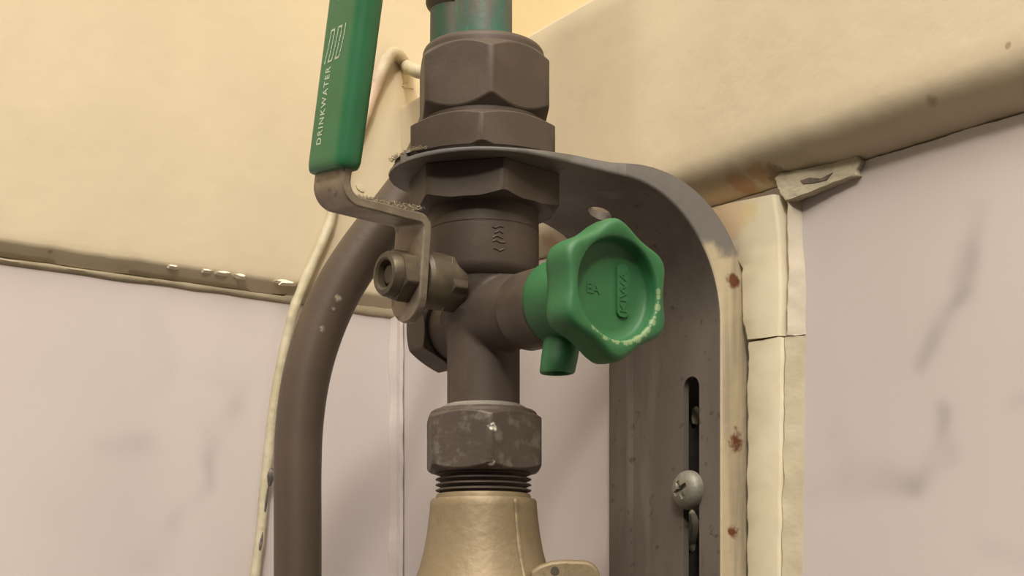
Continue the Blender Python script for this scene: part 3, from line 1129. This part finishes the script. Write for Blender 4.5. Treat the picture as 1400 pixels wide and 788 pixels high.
# skirt behind the knob
v, f = lathe([(0.0085, 0.0302), (0.0096, 0.0304), (0.0104, 0.0312), (0.0107, 0.0325), (0.0106, 0.037), (0.0102, 0.041), (0.0094, 0.0450)], KO + Z * 0.0003, A, 56)
mesh('knob_skirt', v, f, M['knob'], valve, sharp=45)
# drain spout
sp = KO + A * 0.0350 - Z * 0.006
sd = (-Z + Vector((-0.16, -0.20, 0))).normalized()
v, f = lathe([(0.0047, 0.0), (0.0046, 0.0085), (0.0044, 0.0120), (0.0041, 0.0124), (0.0036, 0.0124), (0.0033, 0.0118), (0.0032, 0.003)], sp, sd, 40)
mesh('drain_spout', v, f, M['knob'], valve, sharp=40)

# lower nut and its scale ring
v, f = lathe([(0.0112, 0.0512), (0.0116, 0.0516), (0.0114, 0.0524), (0.0104, 0.0530), (0.0098, 0.0532)], V, Z, 64)
mesh('scale_ring', v, f, M['scale'], valve)
v, f = hexnut(0.0169, 0.0348, 0.0506, V, Z, PH, True, True, rf=0.905, t=0.6)
v2, f2 = lathe([(0.0146, 0.0500), (0.0142, 0.0511), (0.0132, 0.0517), (0.0105, 0.0518)], V, Z, 72)
o = mesh('union_nut', *merge((v, f), (v2, f2)), M['bronze_worn'], valve)
bevel(o, 0.0003, 2, 25)

# ------------------------------------------------------------------ brass housing below
house = thing('brass_housing', 'pale brass valve housing with flared shoulder under the threaded nut', 'housing', V - Z * 0.09)
prof = [(0.0112, 0.0370)]
z = 0.0352
for k in range(4):
    prof += [(0.0115, z), (0.0128, z - 0.0004), (0.0129, z - 0.0007), (0.0116, z - 0.0012)]
    z -= 0.00148
v, f = lathe(prof + [(0.0116, 0.0287)], V, Z, 64)
mesh('screw_thread', v, f, M['bronze'], house, sharp=60)
v, f = lathe([(0.0115, 0.0294), (0.0125, 0.0292), (0.0128, 0.0286), (0.0127, 0.0262)], V, Z, 64)
mesh('neck_ring', v, f, M['brass'], house)
hp = [(0.0120, 0.0280), (0.0139, 0.0278), (0.0143, 0.0272), (0.0144, 0.0255), (0.0147, 0.0225), (0.0152, 0.0185), (0.0160, 0.0140), (0.0172, 0.0095), (0.0188, 0.0050),
      (0.0207, 0.0010), (0.0225, -0.0025), (0.0242, -0.0060), (0.0252, -0.0100), (0.0255, -0.016), (0.0255, -0.050), (0.0230, -0.060), (0.0150, -0.066), (0.0150, -0.090)]
v, f = lathe(hp, V, Z, 96)
mesh('shoulder_body', v, f, M['brass'], house, sharp=50)
# casting seam running down the shoulder
pts = []
az = R(37)
for r, z in hp[2:13]:
    a = az + (0.0278 - z) * 0.1
    pts.append(V + Vector((math.sin(a), -math.cos(a), 0)) * (r - 0.0001) + Z * z)
v, f = tube(catmull(pts, 5), lambda t: 0.00075 + 0.0003 * noise.noise(Vector((t * 9, 0, 0))), 8)
mesh('casting_seam', v, f, M['brass'], house)
# lug on the shoulder with a small bore and a rib
def lugpt(x, z, d):
    return Vector((x * 1.02, 0.3835 + d, CZ + z + 0.0013))


out = []
for k in range(9):
    a = PI / 2 * k / 8
    out.append((0.0178 + 0.0045 * math.sin(a), 0.0053 + 0.0045 * math.cos(a)))
poly = [(0.0048, 0.0070), (0.0070, 0.0086), (0.0100, 0.0096), (0.0130, 0.0099)] + out + [(0.0226, -0.004), (0.0226, -0.020), (0.0048, -0.020)]
c_ = (0.0135, -0.003)
v, f = rings([[lugpt(x, z, 0.012) for x, z in poly],
              [lugpt(x, z, 0.0008) for x, z in poly],
              [lugpt(x + (c_[0] - x) * .03, z + (c_[1] - z) * .05, 0.0) for x, z in poly]])
lug = mesh('cast_lug', v, f, M['brass'], house, sharp=40)
bevel(lug, 0.0004, 2, 40)
v, f = slab([lugpt(x, z, -0.0003) for x, z in ((0.01355, -0.02), (0.01415, -0.02), (0.01410, 0.0090), (0.01360, 0.0090))], Vector((0, 0.001, 0)))
mesh('lug_rib', v, f, M['brass'], lug)
v, f = lathe([(0.0011, 0), (0.0011, 0.0006)], lugpt(0.0108, 0.0070, -0.00015), (0, 1, 0), 20)
o = mesh('lug_bore', v, f, M['plug'], lug)
o['label'] = 'small dark hole'

# ------------------------------------------------------------------ bent pipe with its coupling, behind the valve
YP = 0.470
bp = [(407, 3600), (407, 2900), (407, 2200), (407, 1600), (407, 1200), (407, 1000), (407, 860), (407, 720), (407, 640), (410, 575), (420, 510), (438, 450), (464, 393), (497, 342), (533, 296), (566, 252), (592, 205), (610, 150), (619, 90), (621, 30), (621, -60), (621, -200)]
pts = [at(x, y, YP) for x, y in bp]
bent = thing('bent_pipe', 'thick brown pipe curving up behind the green lever and the bracket', 'pipe', at(407, 1000, YP))
cp = catmull(pts, 8)
cut = next(i for i, q in enumerate(cp) if q.z > CZ + (HY - 120) / F * YP)
v, f = tube(cp[:cut + 1], 0.0075, 40)
mesh('pipe', v, f, M['pipe_brown'], bent)
v, f = tube(cp[cut:], 0.0076, 40)
mesh('upper_pipe', v, f, M['verdigris_dark'], bent)
c = at(621, 10, YP)
v, f = lathe([(0.0076, -0.0012), (0.0086, 0.0), (0.0090, 0.001), (0.0090, 0.03), (0.0076, 0.032)], c, Z, 40)
mesh('coupling', v, f, M['bronze'], bent)

# ------------------------------------------------------------------ painted cable on the walls
def cl(px, py, p):
    return on_left(px, py, p)


cpts = [cl(338, 860, .0024), cl(347, 800, .0024), cl(355, 740, .0024), cl(361, 680, .0026), cl(367, 620, .003), cl(374, 560, .004), cl(384, 500, .005), cl(394, 458, .0058), cl(400, 430, .0068),
        cl(411, 398, .0068), cl(427, 362, .0068), cl(443, 325, .0067), cl(452, 300, .0066), cl(457, 275, .0066), cl(464, 245, .0066), cl(476, 212, .0066), cl(490, 182, .0066), cl(502, 152, .0066), cl(512, 122, .0067),
        cl(522, 97, .0079), cl(531, 80, .0084), cl(540, 73, .0086), cl(548, 79, .0068), cl(555, 90, .0062)]
# ends in the corner, then runs on along the boxed-out right wall
cpts += [on_right(566, 96, .013) , on_right(580, 99, .013), on_right(610, 103, .013)]
# keep the last three at the corner's depth so that the run stays smooth
for k in (-3, -2, -1):
    q = cpts[k]
v, f = tube(catmull(cpts, 8), lambda t: 0.00185 + 0.0005 * ss_((t - .5) / .2), 16, 0.0003)
cable = mesh('wall_cable', v, f, M['cable'])
tag(cable, 'thin cream painted cable hanging down the left wall beside the brown pipe', 'cable')
# bare dark stretches where the paint has come off
for (xa, ya), (xb, yb), wd in (((371, 640), (368, 665), .0016), ((367, 664), (362, 700), .0007), ((359, 728), (355, 752), .0005)):
    qs = [cl(xa + (xb - xa) * t, ya + (yb - ya) * t, .0042) for t in (0, .3, .6, 1)]
    v, f = tube(catmull(qs, 5), lambda t, w_=wd: w_ * (0.35 + 0.65 * math.sin(PI * min(1, max(0, t * .9 + .05)))), 8, 0.0004)
    mesh('bare_patch', v, f, M['cable_bare'], cable)

# ------------------------------------------------------------------ dust on the bracket rim and the lever
def fluff(name, pts, n, ln, parent):
    v, f = [], []
    for k in range(n):
        p = pts[rnd.randrange(len(pts))] + Vector((rnd.uniform(-1, 1), rnd.uniform(-1, 1), 0)) * 0.0013
        d = Vector((rnd.uniform(-1, 1), rnd.uniform(-1, 1), rnd.uniform(-.1, .8))).normalized()
        e = Vector((rnd.uniform(-1, 1), rnd.uniform(-1, 1), rnd.uniform(-1, 1))).normalized()
        L = ln * rnd.uniform(.4, 1)
        w_ = d.cross(e).normalized() * 0.00007
        b = len(v)
        m_ = p + d * L * .5 + e * L * .25
        v += [p - w_, p + w_, m_ + w_, m_ - w_, p + d * L]
        f += [(b, b + 1, b + 2, b + 3), (b + 3, b + 2, b + 4)]
    base = root_loc(parent)
    me = bpy.data.meshes.new(name)
    me.from_pydata([tuple(q - base) for q in v], [], f)
    o = link(name, me, M['fluff'], parent)
    o['kind'] = 'stuff'
    return o


fluff('dust', [V + Z * (ZA + T + .0004) + Vector((math.sin(a), -math.cos(a), 0)) * 0.0245 for a in [R(-72 + 2.5 * k) for k in range(14)]], 420, 0.0013, bracket)
fluff('dust', [lev(0.0068 * t2, 0.026 + 0.018 * t, 0.0166, 0) for t in [k / 12 for k in range(13)] for t2 in (0.7, 1)] , 900, 0.0009, valve)
